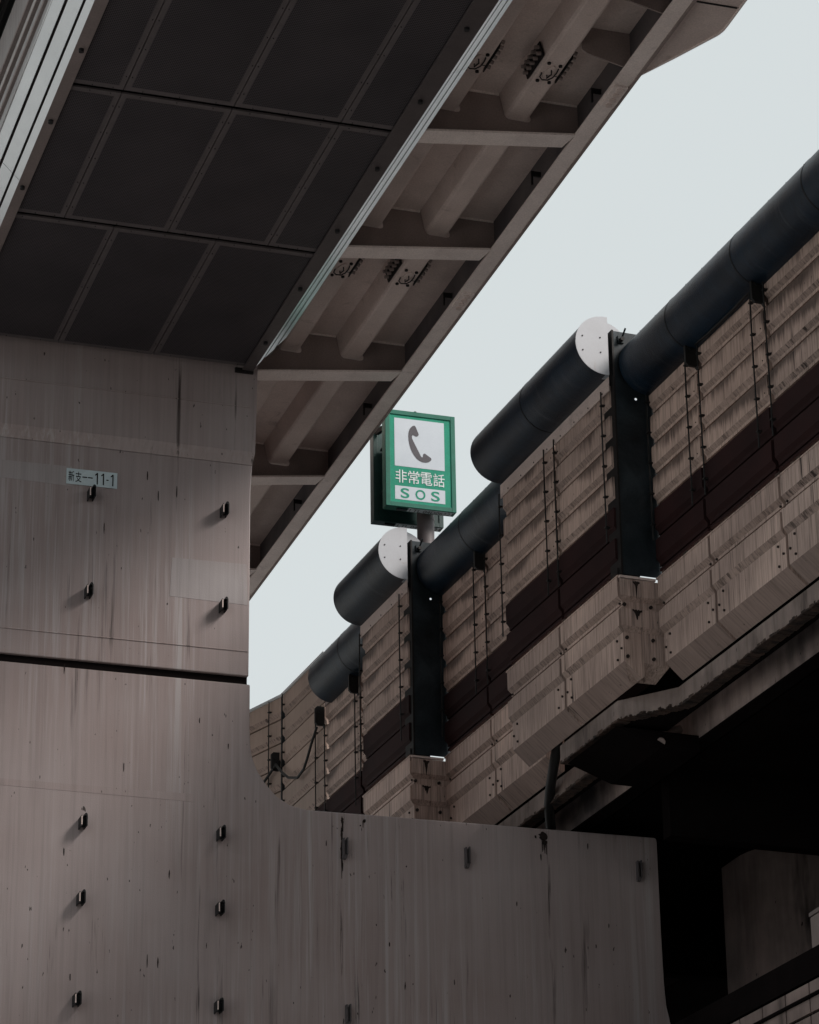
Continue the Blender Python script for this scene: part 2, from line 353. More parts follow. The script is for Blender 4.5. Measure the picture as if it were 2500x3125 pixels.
# flat trim beside the panels
t1 = MB(); t1.loft([(xl(YN), YN, 9.978),(3.322,YN,9.978),(3.322,YN,9.99),(xl(YN),YN,9.99)], [(xl(YE),YE,9.978),(3.322,YE,9.978),(3.322,YE,9.99),(xl(YE),YE,9.99)])
T1 = t1.build('soffit_trim', SOFTF, VD)
t2 = MB(); t2.loft([(5.36,YN,9.978),(xr(YN),YN,9.978),(xr(YN),YN,9.99),(5.36,YN,9.99)], [(5.352,YE,9.978),(xr(YE),YE,9.978),(xr(YE),YE,9.99),(5.352,YE,9.99)])
T2 = t2.build('soffit_trim', SOFTD, VD)
MB().box(5.30, xr(YE)+0.005, YE, YE+0.02, 9.96, 9.995).build('trim_end', DARKST, VD)
for k in range(8):
    y = 14.45 + k*0.88
    for X, T in ((3.285, T1), (5.41 - 0.004*(y-15), T2)):
        if y < YE - 0.2: MB().tube([(X,y,9.978),(X,y,9.958)], 0.016, 10).build('bolt', INK, T)
# chamfered side cladding: three bands each side, grooves between
bands = [(0.0,0.036),(0.049,0.113),(0.128,0.186)]
SK, SL = 0.62, 0.577
CLADR = bpy.data.materials.new('polished_cladding'); CLADR.use_nodes = True
_b = CLADR.node_tree.nodes['Principled BSDF']; _b.inputs['Metallic'].default_value = 0.9; _b.inputs['Roughness'].default_value = 0.30
CLADR.node_tree.links.new(ramp(CLADR.node_tree, tex(CLADR.node_tree, 5, mapscale=(1,0.3,1)), [(0.3, (0.74,0.78,0.80)), (0.7, (0.90,0.93,0.95))]), _b.inputs['Base Color'])
def chamfer(side):
    sk, sl = (SK, SL) if side > 0 else (1.0, 1.0)
    xe = xr if side > 0 else xl
    ends = [20.16, 20.02, 19.86] if side > 0 else [20.2]*3
    def ring(y, a, b, off):
        x = xe(y); o = off*0.7071; a, b = a*sk, b*sk
        return [(x+side*(a-o*sl), y, 9.98+a*sl+o), (x+side*(b-o*sl), y, 9.98+b*sl+o), (x+side*(b-o*sl-0.006*sl), y, 9.98+b*sl+o+0.007), (x+side*(a-o*sl-0.006*sl), y, 9.98+a*sl+o+0.007)]
    root = MB().loft(ring(YN, 0.0, 0.19, 0.032), ring(20.1 if side > 0 else 20.2, 0.0, 0.19, 0.032)).build('side_cladding', GROOVE, VD)
    for (a, b), ye in zip(bands, ends):
        cuts = [YN, 6.2, 9.4, 12.6, 15.86, 18.05, ye] if side > 0 else [YN, 6.2, 9.4, 12.6, 15.3, 17.9, ye]
        for y0, y1 in zip(cuts[:-1], cuts[1:]):
            mb = MB(); A = ring(y0+0.003, a, b, 0.0); B = ring(y1-0.003, a, b, 0.0)
            if side > 0 and y1 == ye:       # mitred end
                B = [(x, y-(0.10 if i in (1,2) else 0), z) for i, (x, y, z) in enumerate(B)]
            mb.loft(A, B); mb.build('cladding_strip', CLADR if side > 0 else CLAD, root)
    return root
chamfer(1); chamfer(-1)
# left web of the box with conduits above the chamfer
MB().box(3.062, 3.08, YN, 20.3, 10.16, 10.90).build('box_web', CLADW, VD)
for z0, z1, pr_ in ((10.235,10.262,0.02),(10.285,10.335,0.012),(10.375,10.392,0.024),(10.42,10.465,0.014),(10.52,10.545,0.026)):
    MB().box(3.062-pr_, 3.0615, YN, 20.25, z0, z1).build('conduit', CLADW if pr_ < 0.02 else SOFTF, VD)
MB().box(2.0, 3.0, YN, 30, 10.99, 11.02).build('left_deck_plate', STEEL, VD)
MB().box(3.03, 3.061, YN, 30, 10.92, 11.0).build('deck_gap', BLACK, VD)
MB().box(5.40, 5.44, YN, 45, 10.2, 10.46).build('box_web', STEELD, VD)
MB().box(3.1, 5.4, YN, 20.3, 10.44, 10.47).build('box_top', BLACK, VD)
MB().box(3.1, 5.44, 22.3, 45, 10.0, 10.03).build('box_bottom', STEELD, VD)
# deck plate and top mass
MB().box(5.44, 6.72, YN, 60, 10.452, 10.47).build('deck_plate', STEEL, VD)
MB().box(2.0, 6.70, YN, 60, 11.03, 11.2).build('deck_surfacing', ASPH, VD)
MB().box(6.672, 6.735, YN, 60, 10.47, 11.2).build('deck_upstand', STEEL, VD)
# U ribs
def rib(xc):
    hb, ht, zb, zt = 0.069, 0.112, 10.285, 10.4515
    y0, y1 = YN, 58
    prof = [(xc-ht, zt), (xc-hb-0.012, zb+0.02), (xc-hb, zb+0.004), (xc-hb+0.012, zb), (xc+hb-0.012, zb), (xc+hb, zb+0.004), (xc+hb+0.012, zb+0.02), (xc+ht, zt)]
    r = MB().prism(prof, y0, y1, 1).build('longitudinal_rib', STEEL, VD, smooth=False)
    return r
RX = (5.757, 6.235)
ribs = [rib(x) for x in RX]
# cross brackets: web with rib cut-outs, bottom flange
def zbot(x): return 10.052 + 0.126*(x-5.44)
def bracket(y):
    pts = [(5.445, zbot(5.445)), (6.655, zbot(6.655)), (6.655, 10.4515)]
    for xc in reversed(RX):
        e = xc+0.069
        pts += [(xc+0.114, 10.4515), (e+0.024, 10.33), (e+0.030, 10.305), (e+0.028, 10.288), (e+0.018, 10.276), (e+0.002, 10.272), (xc-0.055, 10.276), (xc-0.071, 10.285), (xc-0.084, 10.303), (xc-0.114, 10.4515)]
    pts += [(5.445, 10.4515)]
    w_ = MB().prism(pts, y-0.005, y+0.005, 1).build('cross_bracket', STEELD, VD)
    f = MB(); f.loft([(5.445, y-0.082, zbot(5.445)-0.001), (6.602, y-0.082, zbot(6.602)-0.001), (6.602, y-0.082, zbot(6.602)-0.016), (5.445, y-0.082, zbot(5.445)-0.016)],
                     [(5.445, y+0.082, zbot(5.445)-0.001), (6.602-0.03, y+0.082, zbot(6.572)-0.001), (6.602-0.03, y+0.082, zbot(6.572)-0.016), (5.445, y+0.082, zbot(5.445)-0.016)])
    f.build('bottom_flange', FLANGE, w_)
    wd = MB()      # weld bead under the deck plate
    for a, b_ in ((5.45, RX[0]-0.118), (RX[0]+0.118, RX[1]-0.118), (RX[1]+0.118, 6.65)): wd.box(a, b_, y-0.012, y-0.0052, 10.437, 10.4515)
    wd.build('weld_bead', FLANGE, w_)
    return w_
b0 = bracket(16.76)
for y in (14.75, 18.40, 20.425, 22.44, 24.50, 26.55, 28.6): copy_part(b0, (0, y-16.76, 0))
for y in (12.7, 10.6, 8.5, 6.4): copy_part(b0, (0, y-16.76, 0))
# short tapered gussets from the outer rib to the edge beam
for y in (15.84,):
    MB().prism([(6.33,10.4515),(6.655,10.4515),(6.655,10.205),(6.62,10.205),(6.37,10.262),(6.34,10.285)], y-0.005, y+0.005, 1).build('tapered_gusset', STEELD, VD)
MB().prism([(6.33,10.4515),(6.655,10.4515),(6.655,10.205),(6.62,10.205),(6.37,10.262),(6.34,10.285)], 15.19, 15.20, 1).build('tapered_gusset', STEELD, VD)
# edge beam
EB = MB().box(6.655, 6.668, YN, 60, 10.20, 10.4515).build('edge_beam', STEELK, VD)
MB().box(6.602, 6.712, YN, 60, 10.186, 10.1995).build('bottom_flange', FLANGE, EB)
MB().box(6.7135, 6.732, YN, 60, 10.178, 10.215).build('drip_lip', STEELD, EB)
for y in (16.14, 19.10):
    sp = MB().box(6.618, 6.706, y-0.125, y+0.125, 10.170, 10.1855).build('splice_plate', FLANGE, EB)
    for k in range(4):
        MB().tube([(6.662, y-0.094+k*0.063, 10.170), (6.662, y-0.094+k*0.063, 10.159)], 0.021, 14).build('bolt', STEEL, EB)
# small dark clips on the edge beam web
for y in (16.33, 17.45, 19.3, 21.25, 23.2):
    c = MB().box(6.585, 6.652, y, y+0.012, 10.30, 10.335)
    c.box(6.585, 6.597, y, y+0.012, 10.235, 10.2995); c.build('edge_clip', CABLE, VD)
# rib splices: hand-hole with cover, cable loop, bolts; bolted side plates
def splice(xc, y):
    zb = 10.284
    r = MB()
    r.prism([(xc+0.034*math.cos(a)*(1.0 if math.sin(a) > 0 else .8), y+0.075*math.sin(a)) for a in [2*math.pi*k/16 for k in range(16)]], zb-0.006, zb, 2)
    R_ = r.build('rib_splice', STEEL, VD)
    loop = [(xc-0.045, y+0.02, zb-0.004), (xc-0.044, y+0.06, zb-0.010), (xc-0.02, y+0.088, zb-0.012), (xc+0.015, y+0.082, zb-0.012), (xc+0.036, y+0.045, zb-0.012), (xc+0.042, y-0.01, zb-0.010), (xc+0.040, y-0.05, zb-0.004)]
    MB().tube(loop, 0.0045, 6).build('cable_loop', CABLE, R_)
    MB().tube([(xc+0.036,y+0.03,zb-0.01),(xc+0.07,y+0.035,zb-0.008),(xc+0.10,y+0.01,zb+0.05),(xc+0.105,y-0.02,zb+0.09)], 0.0035, 6).build('cable_loop', CABLE, R_)
    MB().tube([(xc,y-0.03,zb-0.008),(xc+0.014,y+0.01,zb-0.014),(xc+0.0,y+0.06,zb-0.014),(xc-0.008,y+0.03,zb-0.01)], 0.0045, 6).build('cable_loop', CABLE, R_)
    for dx, dy in ((-0.05,-0.10),(0.05,-0.085),(-0.05,0.115),(0.05,0.12)):
        MB().tube([(xc+dx*0.8,y+dy,zb+0.001),(xc+dx*0.8,y+dy,zb-0.010)], 0.012, 10).build('bolt', DARKST, R_)
    for sd in (-1, 1):
        pl = MB(); x0 = xc+sd*0.088; x1 = xc+sd*0.112
        pl.loft([(x0,y-0.15,10.300),(x1,y-0.15,10.395),(x1+sd*0.008,y-0.15,10.395),(x0+sd*0.008,y-0.15,10.300)], [(x0,y+0.15,10.300),(x1,y+0.15,10.395),(x1+sd*0.008,y+0.15,10.395),(x0+sd*0.008,y+0.15,10.300)])
        pl.build('side_plate', DARKST, R_)
        for k in range(5):
            for zz in (0.3, 0.75):
                xx = x0+(x1-x0)*zz+sd*0.008; zc = 10.300+0.095*zz; yy = y-0.12+k*0.06
                MB().tube([(xx,yy,zc),(xx+sd*0.026,yy,zc-0.006)], 0.013, 8).build('bolt', STEELD, R_)
for y in (16.14, 19.05):
    for x in RX: splice(x, y)
# widened deck soffit plate beyond the edge beam, upper right
tp = [(6.734,15.93),(6.873,15.65),(7.02,15.335),(7.032,15.28),(7.033,15.22),(7.028,14.9),(7.028,YN),(6.734,YN)]
TPL = MB().prism(tp, 10.222, 10.235, 2).build('taper_plate', STEEL, VD)
rim = MB()
for (a, b_), (c_, d_) in zip(tp[:6], tp[1:7]):
    dx, dy = c_-a, d_-b_; L = math.hypot(dx, dy); nx, ny = dy/L*0.012, -dx/L*0.012
    rim.add([(a,b_,10.214),(c_,d_,10.214),(c_-nx,d_-ny,10.214),(a-nx,b_-ny,10.214),(a,b_,10.26),(c_,d_,10.26),(c_-nx,d_-ny,10.26),(a-nx,b_-ny,10.26)], [(0,3,2,1),(4,5,6,7),(0,1,5,4),(1,2,6,5),(2,3,7,6),(3,0,4,7)])
rim.build('rim', FLANGE, TPL)
MB().box(6.74, 7.02, 15.02, 15.032, 10.216, 10.2215).build('seam', DARKST, TPL)

# ================================================================== PIER
PR = thing('pier', 'grey brown painted pier column with curved corner and a wide crossbeam', 'pier', (4.5, 21, GZ))
fr = [(5.471,9.402),(5.452,9.24),(5.442,9.065),(5.440,8.3),(5.437,7.68)]
def arc(): return [(5.448,7.60),(5.448,7.30),(5.452,7.164),(5.466,7.07),(5.502,6.978),(5.561,6.888),(5.643,6.801),(5.74,6.745),(5.86,6.722),(6.1,6.7235),(7.3,6.7285),(8.44,6.7325),(8.455,6.725),(8.458,6.70),(8.46,6.027),(8.465,5.671),(8.475,5.51),(8.501,5.384),(8.60,5.19),(8.80,5.05),(9.1,5.0),(9.1,4.0),(8.3,3.9),(6.2,3.7),(5.9,3.6),(5.7,3.4),(5.6,3.1),(5.6,GZ)]
YF = 20.302
lower = [(2.0,GZ),(2.0,7.60)] + arc()
MB().prism(lower, YF, 22.3, 1).build('crossbeam_and_column', PIERM, PR, bevel=0.012)
up = [(2.2,7.660),(2.2,9.27)] + [(5.453,9.27),(5.442,9.065),(5.440,8.3),(5.437,7.660)]
MB().prism(up, YF, 22.3, 1).build('upper_column', PIERM, PR, bevel=0.010)
# flared head: kinks toward the viewer
MB().loft([(2.2,YF-0.03,9.36),(5.466,YF-0.03,9.36),(5.466,22.3,9.36),(2.2,22.3,9.36)], [(2.2,YF,9.2705),(5.453,YF,9.2705),(5.453,22.3,9.2705),(2.2,22.3,9.2705)]).build('column_head', PIERM, PR)
MB().loft([(2.2,YF-0.03,9.3605),(5.466,YF-0.03,9.3605),(5.466,22.3,9.3605),(2.2,22.3,9.3605)], [(2.2,YF-0.036,10.4),(5.487,YF-0.036,10.4),(5.487,22.3,10.4),(2.2,22.3,10.4)]).build('column_head', PIERM, PR)
MB().box(2.0, 5.432, YF+0.028, 22.2, 7.59, 7.67).build('recess_band', SHADE, PR)
# raised weld seams
for z, d in ((9.705,0.039),(7.84,0.003)):
    MB().box(2.2, 5.43, YF-d-0.002, YF-d+0.004, z, z+0.006).build('weld_seam', PIERM, PR)
# erection lugs
def lug(x, z, sc_=1.0):
    m = MB(); d = 0.10
    m.box(x-0.022, x-0.015, YF-d, YF, z-0.060, z+0.014)
    m.box(x+0.015, x+0.022, YF-d, YF, z-0.056, z+0.018)
    m.box(x-0.015, x+0.015, YF-d*0.55, YF-d*0.45, z-0.056, z+0.006)
    L = m.build('lifting_lug', INK, PR)
    MB().tube([(x+0.010,YF-d,z+0.022),(x+0.010,YF-0.01,z+0.024)], 0.010, 8).build('lug_pin', INK, L)
    MB().box(x-0.0225, x-0.0145, YF-d-0.003, YF-d-0.0005, z-0.052, z+0.008).build('lug_edge', STEEL, L)
    return L
L0 = lug(4.275, 8.908)
for x, z in ((4.275,8.172),(4.28,6.506),(4.281,5.975),(4.272,5.287),(5.238,8.893),(5.238,8.168),(5.238,6.502),(5.236,5.976),(5.234,5.303)):
    copy_part(L0, (x-4.275, 0, z-8.908))
def flatlug(x, z):
    m = MB(); m.box(x-0.014, x-0.006, YF-0.04, YF, z-0.06, z+0.06); m.box(x+0.012, x+0.020, YF-0.04, YF, z-0.055, z+0.065)
    m.box(x-0.006, x+0.012, YF-0.018, YF, z-0.058, z+0.05)
    m.prism([(x-0.016,z-0.06),(x+0.022,z-0.05),(x+0.01,z-0.085),(x-0.014,z-0.085)], YF-0.03, YF, 1)
    return m.build('guide_lug', STEELK, PR)
g0 = flatlug(6.125, 6.47); 
for x, z in ((7.015,6.476),(8.30,6.48),(6.140,5.30)): copy_part(g0, (x-6.125, 0, z-6.47))
# rust and paint-loss patches
def patch(x, z, w_, h, n=9, drip=True):
    m = MB(); rng = random.Random(int(x*1000+z*77))
    pts = []
    for k in range(n*2):
        a = 2*math.pi*k/(n*2); rr = 0.55+0.45*rng.random()
        pts.append((x+math.cos(a)*w_/2*rr, z+math.sin(a)*h/2*rr))
    m.prism(pts, YF-0.0025, YF+0.001, 1)
    if drip:
        for k in range(rng.randint(2,4)):
            xx = x+(rng.random()-.5)*w_*0.7; l = h*(0.4+rng.random()*0.8)
            m.prism([(xx-0.0035,z),(xx+0.0035,z),(xx+0.0015,z-h*0.3-l),(xx-0.0015,z-h*0.3-l)], YF-0.0022-0.0002*k, YF+0.001, 1)
    return m.build('rust_patch', RUST, PR)
patch(6.113,6.665,0.026,0.07); patch(6.108,6.575,0.018,0.11); patch(6.108,6.44,0.022,0.16); patch(6.112,6.36,0.012,0.05)
patch(6.272,6.675,0.030,0.035); patch(6.245,6.64,0.012,0.014,5,False)
patch(7.59,6.672,0.075,0.085); patch(7.60,6.63,0.05,0.06); patch(7.535,6.665,0.02,0.03,6,False); patch(7.57,6.53,0.01,0.03)
rng = random.Random(3)
for k in range(16):
    x = 3.75+rng.random()*1.6; z = 5.3+rng.random()*4.2
    patch(x, z, 0.006+rng.random()*0.004, 0.03+rng.random()*0.09, 5, False)
for k in range(12):
    x = 5.9+rng.random()*2.3; z = 5.45+rng.random()*1.2
    patch(x, z, 0.006+rng.random()*0.006, 0.012+rng.random()*0.05, 5, False)
patch(4.005,9.52,0.022,0.05,6,False); patch(4.003,9.44,0.016,0.05,6,False)
for x0_, x1_, z0_, z1_ in ((4.86,5.425,8.19,8.50),(3.6,4.15,8.95,9.10),(2.2,5.05,6.71,6.765)):
    MB().prism([(x0_,z0_+0.01),(x1_,z0_),(x1_-0.01,z1_),(x0_+0.015,z1_-0.008)], YF-0.0015, YF+0.001, 1).build('repaint_patch', REPNT if z1_ > 7 else REPND, PR)
# hex boss peeping round the column edge
for z, c in ((8.22, 0.09), (9.02, 0.07)):
    MB().prism([(5.43,z-0.085),(5.46,z-0.085),(5.515,z-0.045),(5.515,z+0.045),(5.46,z+0.085),(5.43,z+0.085)], 20.9, 20.98, 1).build('end_lug', PIERM, PR)

# number plate
NP = thing('number_plate', 'pale number plate lettered 新支--11-1 on the pier column', 'plate', (4.28, YF, 8.96))
pq = [(4.101,8.965),(4.466,8.966),(4.466,9.086),(4.101,9.083)]
MB().prism(pq, YF-0.008, YF-0.0045, 1).build('plate', PLATEM, NP)
mp = lambda x, z: (x, YF-0.0095, z)
text_mesh('新', 1, mp, INK, 'lettering', NP, 4.115, 8.985, 0.042, 0.080, weight=0.005)
text_mesh('支', 1, mp, INK, 'lettering', NP, 4.165, 8.983, 0.044, 0.080, weight=0.005)
lt = MB()
def stroke(p, q, r=0.0042):
    (a, b_), (c_, d_) = p, q; dx, dz = c_-a, d_-b_; L = math.hypot(dx, dz); nx, nz = -dz/L*r, dx/L*r
    pts = []
    for k in range(7): an = math.pi*k/6; pts.append((c_+nx*math.cos(an)+dx/L*r*math.sin(an), d_+nz*math.cos(an)+dz/L*r*math.sin(an)))
    for k in range(7): an = math.pi*k/6; pts.append((a-nx*math.cos(an)-dx/L*r*math.sin(an), b_-nz*math.cos(an)-dz/L*r*math.sin(an)))
    lt.add([(x, YF-0.0095-0.0001*len(lt.f), z) for x, z in pts], [tuple(range(len(pts)))])
stroke((4.218,9.026),(4.246,9.026)); stroke((4.258,9.026),(4.286,9.026)); stroke((4.390,9.022),(4.400,9.022))
for x in (4.322, 4.366, 4.434):
    stroke((x,8.984),(x,9.066)); stroke((x,9.066),(x-0.013,9.052))
lt.build('lettering', INK, NP, flip_fix=False)

# ================================================================== RIGHT VIADUCT
RV = thing('concrete_viaduct', 'stained concrete road deck with crumbling fascia under the corrugated parapet, lower right', 'viaduct', (8.5, 19, 6.8))
S0, S1 = -58.0, 30.0
MB(Wl).box(S0, S1, 0.17, 8.5, 7.20, 7.45).build('deck_slab', SHADE, RV)
fz = 6.907
path = [(S0,0.165),(0.08,0.165),(0.45,-0.105),(1.42,-0.105),(1.421,0.165),(3.95,0.165),(4.32,-0.105),(4.9,-0.105),(4.901,0.165),(6.5,0.165),(S1,0.165)]
fa = MB(Wl); n = len(path)
zt_ = 7.035
P = [(s, t, zt_) for s, t in path] + [(s, t, fz) for s, t in path] + [(s, 0.30, fz) for s, t in path] + [(s, 0.30, zt_) for s, t in path]
F = []
for i in range(n-1):
    F += [(i, i+1, n+i+1, n+i), (n+i, n+i+1, 2*n+i+1, 2*n+i), (2*n+i, 2*n+i+1, 3*n+i+1, 3*n+i), (3*n+i, 3*n+i+1, i+1, i)]
fa.add(P, F)
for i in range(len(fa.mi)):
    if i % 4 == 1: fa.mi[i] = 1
FAS = fa.build('edge_fascia', [CONC, SHADE], RV)
# crumbled lower lip with exposed stones
rg = random.Random(11)
cr = MB(Wl)
def seg_pts(step):
    out = []
    for (a, ta), (b_, tb) in zip(path[:-1], path[1:]):
        if b_-a < 0.01 or a > 9: continue
        a2, b2 = max(a, -5), min(b_, 9)
        if b2 <= a2: continue
        k = max(1, int((b2-a2)/step))
        for i in range(k): f = (a2-a+(b2-a2)*i/k)/(b_-a); out.append((a2+(b2-a2)*i/k, ta+(tb-ta)*f))
    return out
for s, t in seg_pts(0.016):
    h = 0.001+rg.random()**2*0.008; w_ = 0.008+rg.random()*0.02; o_ = rg.random()*0.002; s += (rg.random()-.5)*0.012
    cr.box(s-w_, s+w_, t-0.001-o_, t+0.09, fz-h, fz+0.001+rg.random()**3*0.022)
cr.build('crumbled_edge', CRUMB, RV)
MB(Wl).box(S0, S1, 0.50, 0.53, 6.85, 7.20).build('main_girder', GIRD, RV)
MB(Wl).box(S0, S1, 0.488, 0.60, 6.836, 6.8495).build('girder_flange', SHADE, RV)
for t in (2.6, 4.7, 6.8): MB(Wl).box(S0, S1, t, t+0.04, 6.6, 7.20).build('main_girder', SHADE, RV)
MB(Wl).box(S0, S1, 0.7, 7.2, 6.90, 6.93).build('soffit_shield', SHADE, RV)
# deck bulges that carry the posts
for s in (0.0, 3.865):
    e = 1.36 if s == 0 else 1.03
    MB(Wl).prism([(-0.10,6.875),(0.499,6.875),(0.499,6.76),(0.22,6.76)], s+0.50, s+e-0.05, 0).build('bay_bracket', SHADE, RV)
for s in (1.25, 4.6):  # girders added to shade and hide the top of the pier wall
    MB(Wl).box(s, s+0.12, 0.62, 7.1, 6.42, 6.899).build('shade_cross_girder', SHADE, RV)
MB(Wl).box(S0, S1, 0.55, 0.62, 7.46, 7.85).build('inner_parapet', CONC2, RV)
MB(Wl).box(S0, S1, 0.15, 8.2, 7.4505, 7.47).build('road_surface', ASPH, RV)
MB(Wl).box(S0, S1, 8.2, 8.5, 7.46, 9.2).build('far_parapet', CONC2, RV)
el = MB(Wl).tube([(0.62,0.42,6.95),(0.60,0.30,6.90),(0.56,0.24,6.84),(0.50,0.22,6.80)], 0.030, 12).build('drain_elbow', STEELD, RV, smooth=True)

# ---- corrugated siding profile (t inward positive, z up), one step
PZ = 0.2216
def steps(z0, nstep, t, h=0.0235, back=0.06, pz=PZ):
    pr_ = []
    for k in range(nstep-1, -1, -1):
        zb = z0+k*pz
        pr_ += [(t, zb+pz-0.002), (t, zb+0.085), (t+h*0.93, zb+0.060), (t+h, zb+0.056), (t+h, zb+0.034), (t+h+0.03, zb+0.034), (t+h+0.03, zb+0.021), (t+h, zb+0.021), (t+h, zb+0.0015)]
    return pr_ + [(t+back, z0+0.0015), (t+back, z0+nstep*pz-0.002)]
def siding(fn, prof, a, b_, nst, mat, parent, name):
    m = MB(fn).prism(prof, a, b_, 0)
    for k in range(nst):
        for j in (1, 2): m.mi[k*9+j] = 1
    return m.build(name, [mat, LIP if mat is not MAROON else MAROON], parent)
def panel(mb_s0, mb_s1, t, z0, nst, mat, parent, name='panel'):
    g = 0.020
    return siding(Wl, steps(z0, nst, t), mb_s0+g, mb_s1-g, nst, mat, parent, name)
ZL = 8.232     # bottom of the pale panels
def wall(label, s0, s1, t, joints, top, mat=None, extra=0, group='corrugated noise barrier sections'):
    W_ = thing('noise_barrier', label, 'noise barrier', Wl((s0+s1)/2, t, 7.75), group)
    ed = [s0]+[j for j in joints if s0 < j < s1]+[s1]
    for a, b_ in zip(ed[:-1], ed[1:]):
        panel(a, b_, t, ZL-2*PZ, 2, MAROON, W_, 'maroon_panel')
        for k in range(2+extra): panel(a, b_, t, ZL+2*PZ*k, 2, mat or PANEL, W_, 'panel')
        # seam cover rail, set back in the joint, and screws
        for q in (a, b_):
            if q in joints: pass
    for j in joints:
        if s0 < j < s1:
            MB(Wl).box(j-0.035, j+0.035, t+0.062, t+0.075, 7.79, top).build('joint_rail', DARKST, W_)
            sc_ = MB(Wl)
            for z in [ZL+0.11+0.1108*k for k in range(8+4*extra)]:
                for ds in (-0.06, 0.06): sc_.tube([(j+ds, t+0.001, z),(j+ds, t-0.004, z)], 0.0045, 6)
            sc_.build('screw', BOLTM, W_)
    return W_
J = [-3.70,-2.71,-1.735,-0.765,0.98,2.96,5.72,6.62,7.785]
wn = wall('long nearest corrugated barrier section on the right with a maroon lower band', -58.0, 0.0, 0.0, [-7.6,-6.6,-5.65,-4.68]+J, 9.10)
wa = wall('jutting barrier section beside the near dark post, with riveted flashing on top', 0.02, 1.95, -0.267, J, 9.10)
wm = wall('recessed barrier section between the two jutting bays', 1.96, 3.865, 0.0, J, 9.10)
wb = wall('single jutting barrier panel under the white capped tube beside the emergency phone signs', 3.885, 4.95, -0.267, J, 9.10)
wf = wall('far barrier section behind the small dark tube, with hanging junction boxes', 4.96, 6.62, 0.0, J, 9.10)
wt_ = wall('tall clean barrier section with a bare white trimmed top', 6.62, 7.785, 0.0, J, 9.44, PANELF, 1)
for Wx, a, b_, t, za, zb in ((wn,-9,0,0,9.068,9.105),(wm,1.96,3.86,0,9.068,9.105),(wf,4.96,6.6,0,9.068,9.105),(wa,0.02,1.95,-0.267,9.068,9.17),(wb,3.885,4.95,-0.267,9.068,9.17)):
    fl = MB(Wl).box(a, b_, t-0.010, t-0.003, za, zb).build('flashing', STEELD if t == 0 else STEEL, Wx)
    rv = MB(Wl); k = a+0.1
    while k < b_: rv.tube([(k,t-0.010,za+0.02),(k,t-0.014,za+0.02)], 0.006, 6); k += 0.24
    rv.build('rivet', BOLTM, fl)
for k in range(2): pass
# tall section: trim
MB(Wl).box(6.62, 7.785, -0.012, 0.075, 9.565-0.005, 9.585).build('top_trim', CLAD, wt_)
# the bent end of the barrier
BX = Vector((7.054-7.214, 26.251-25.777, 0)).normalized(); BN = Vector((BX.y, -BX.x, 0)); BP = Vector(Wl(7.785, 0, 0))
def Wb(s, t, z): p = BP + BX*s + BN*t; return (p.x, p.y, z)
we = thing('noise_barrier', 'farthest barrier section, bending away where it meets the curved pier corner', 'noise barrier', Wb(1, 0, 7.75), 'corrugated noise barrier sections')
for a, b_ in ((0.0,1.3),(1.3,2.6),(2.6,4.0)):
    for k in range(4):
        siding(Wb, steps(ZL-2*PZ+2*PZ*k, 2, 0.0), a+0.01, b_-0.01, 2, PANELF, we, 'panel')
MB(Wb).box(0.0, 4.0, -0.012, 0.075, 9.56, 9.585).build('top_trim', CLAD, we)
MB(Wb).box(-0.012, 0.012, 0.0, 0.07, 7.79, 9.60).build('corner_post', GALV, we)

# ---- parapet cladding under the barrier
def para_prof(t, c=0.118):
    h = 0.03
    return [(t,7.731),(t,7.599),(t+h,7.569),(t+h,7.549),(t+h+0.03,7.549),(t+h+0.03,7.540),(t+h,7.540),(t+h,7.512),(t,7.508),(t,7.391),(t+h,7.352),(t+h,7.154),(t+h+c,7.045),(t+h+c+0.02,7.06),(t+0.17,7.20),(t+0.17,7.731)]
def cladding(label, s0, s1, t, joints):
    C_ = thing('parapet_cladding', label, 'cladding', Wl((s0+s1)/2, t, 7.05), 'corrugated parapet cladding sections')
    ed = [s0]+[j for j in joints if s0 < j < s1]+[s1]
    for a, b_ in zip(ed[:-1], ed[1:]):
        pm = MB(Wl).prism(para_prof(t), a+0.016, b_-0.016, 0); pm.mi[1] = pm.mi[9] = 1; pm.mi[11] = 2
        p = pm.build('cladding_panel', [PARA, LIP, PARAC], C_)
        MB(Wl).box(b_-0.03, min(b_+0.03, s1-0.001), t+0.155, t+0.165, 7.21, 7.72).build('joint_rail', DARKST, C_)
        for s in (a+0.045, a+0.11, b_-0.045, b_-0.11):
            zz = (7.558, 7.25) if s in (a+0.045, b_-0.045) else (7.32, 7.19)
            for z in zz: MB(Wl).tube([(s, t+0.031, z), (s, t+0.020, z)], 0.0085, 8).build('bolt', BOLTM, p)
    MB(Wl).box(s0, s1, t-0.004, t+0.12, 7.7315, 7.742).build('top_cap', PARA, C_)
    lit = MB(Wl); rg2 = random.Random(int(s0*10)); s = s0+0.02
    while s < s1-0.05:           # debris and peeling sealant along the top edge
        l = 0.01+rg2.random()*0.05; lit.box(s, s+l, t-0.006, t+0.03, 7.742, 7.746+rg2.random()*0.012); s += l+rg2.random()*0.16
    lit.build('debris', CRUMB, C_)
    return C_
JP = [-8.6,-7.65,-6.7,-5.72,-4.75,-3.76,-2.77,-1.785,-0.80,0.995,2.915,5.9,6.9]
cladding('long stained parapet cladding at the lower right edge, below the maroon band', -58.0, -0.006, 0.0, JP)
cladding('jutting parapet cladding with a deep chamfer above the hanging drain pipe', 0.014, 1.95, -0.267, JP)
cladding('streaked parapet cladding between the two jutting bays, low behind the crossbeam', 1.96, 3.855, 0.0, JP)
cladding('jutting parapet cladding left of the far beige end panel', 3.88, 4.95, -0.267, JP)
cladding('far parapet cladding almost hidden behind the crossbeam', 4.96, 9.0, 0.0, JP)
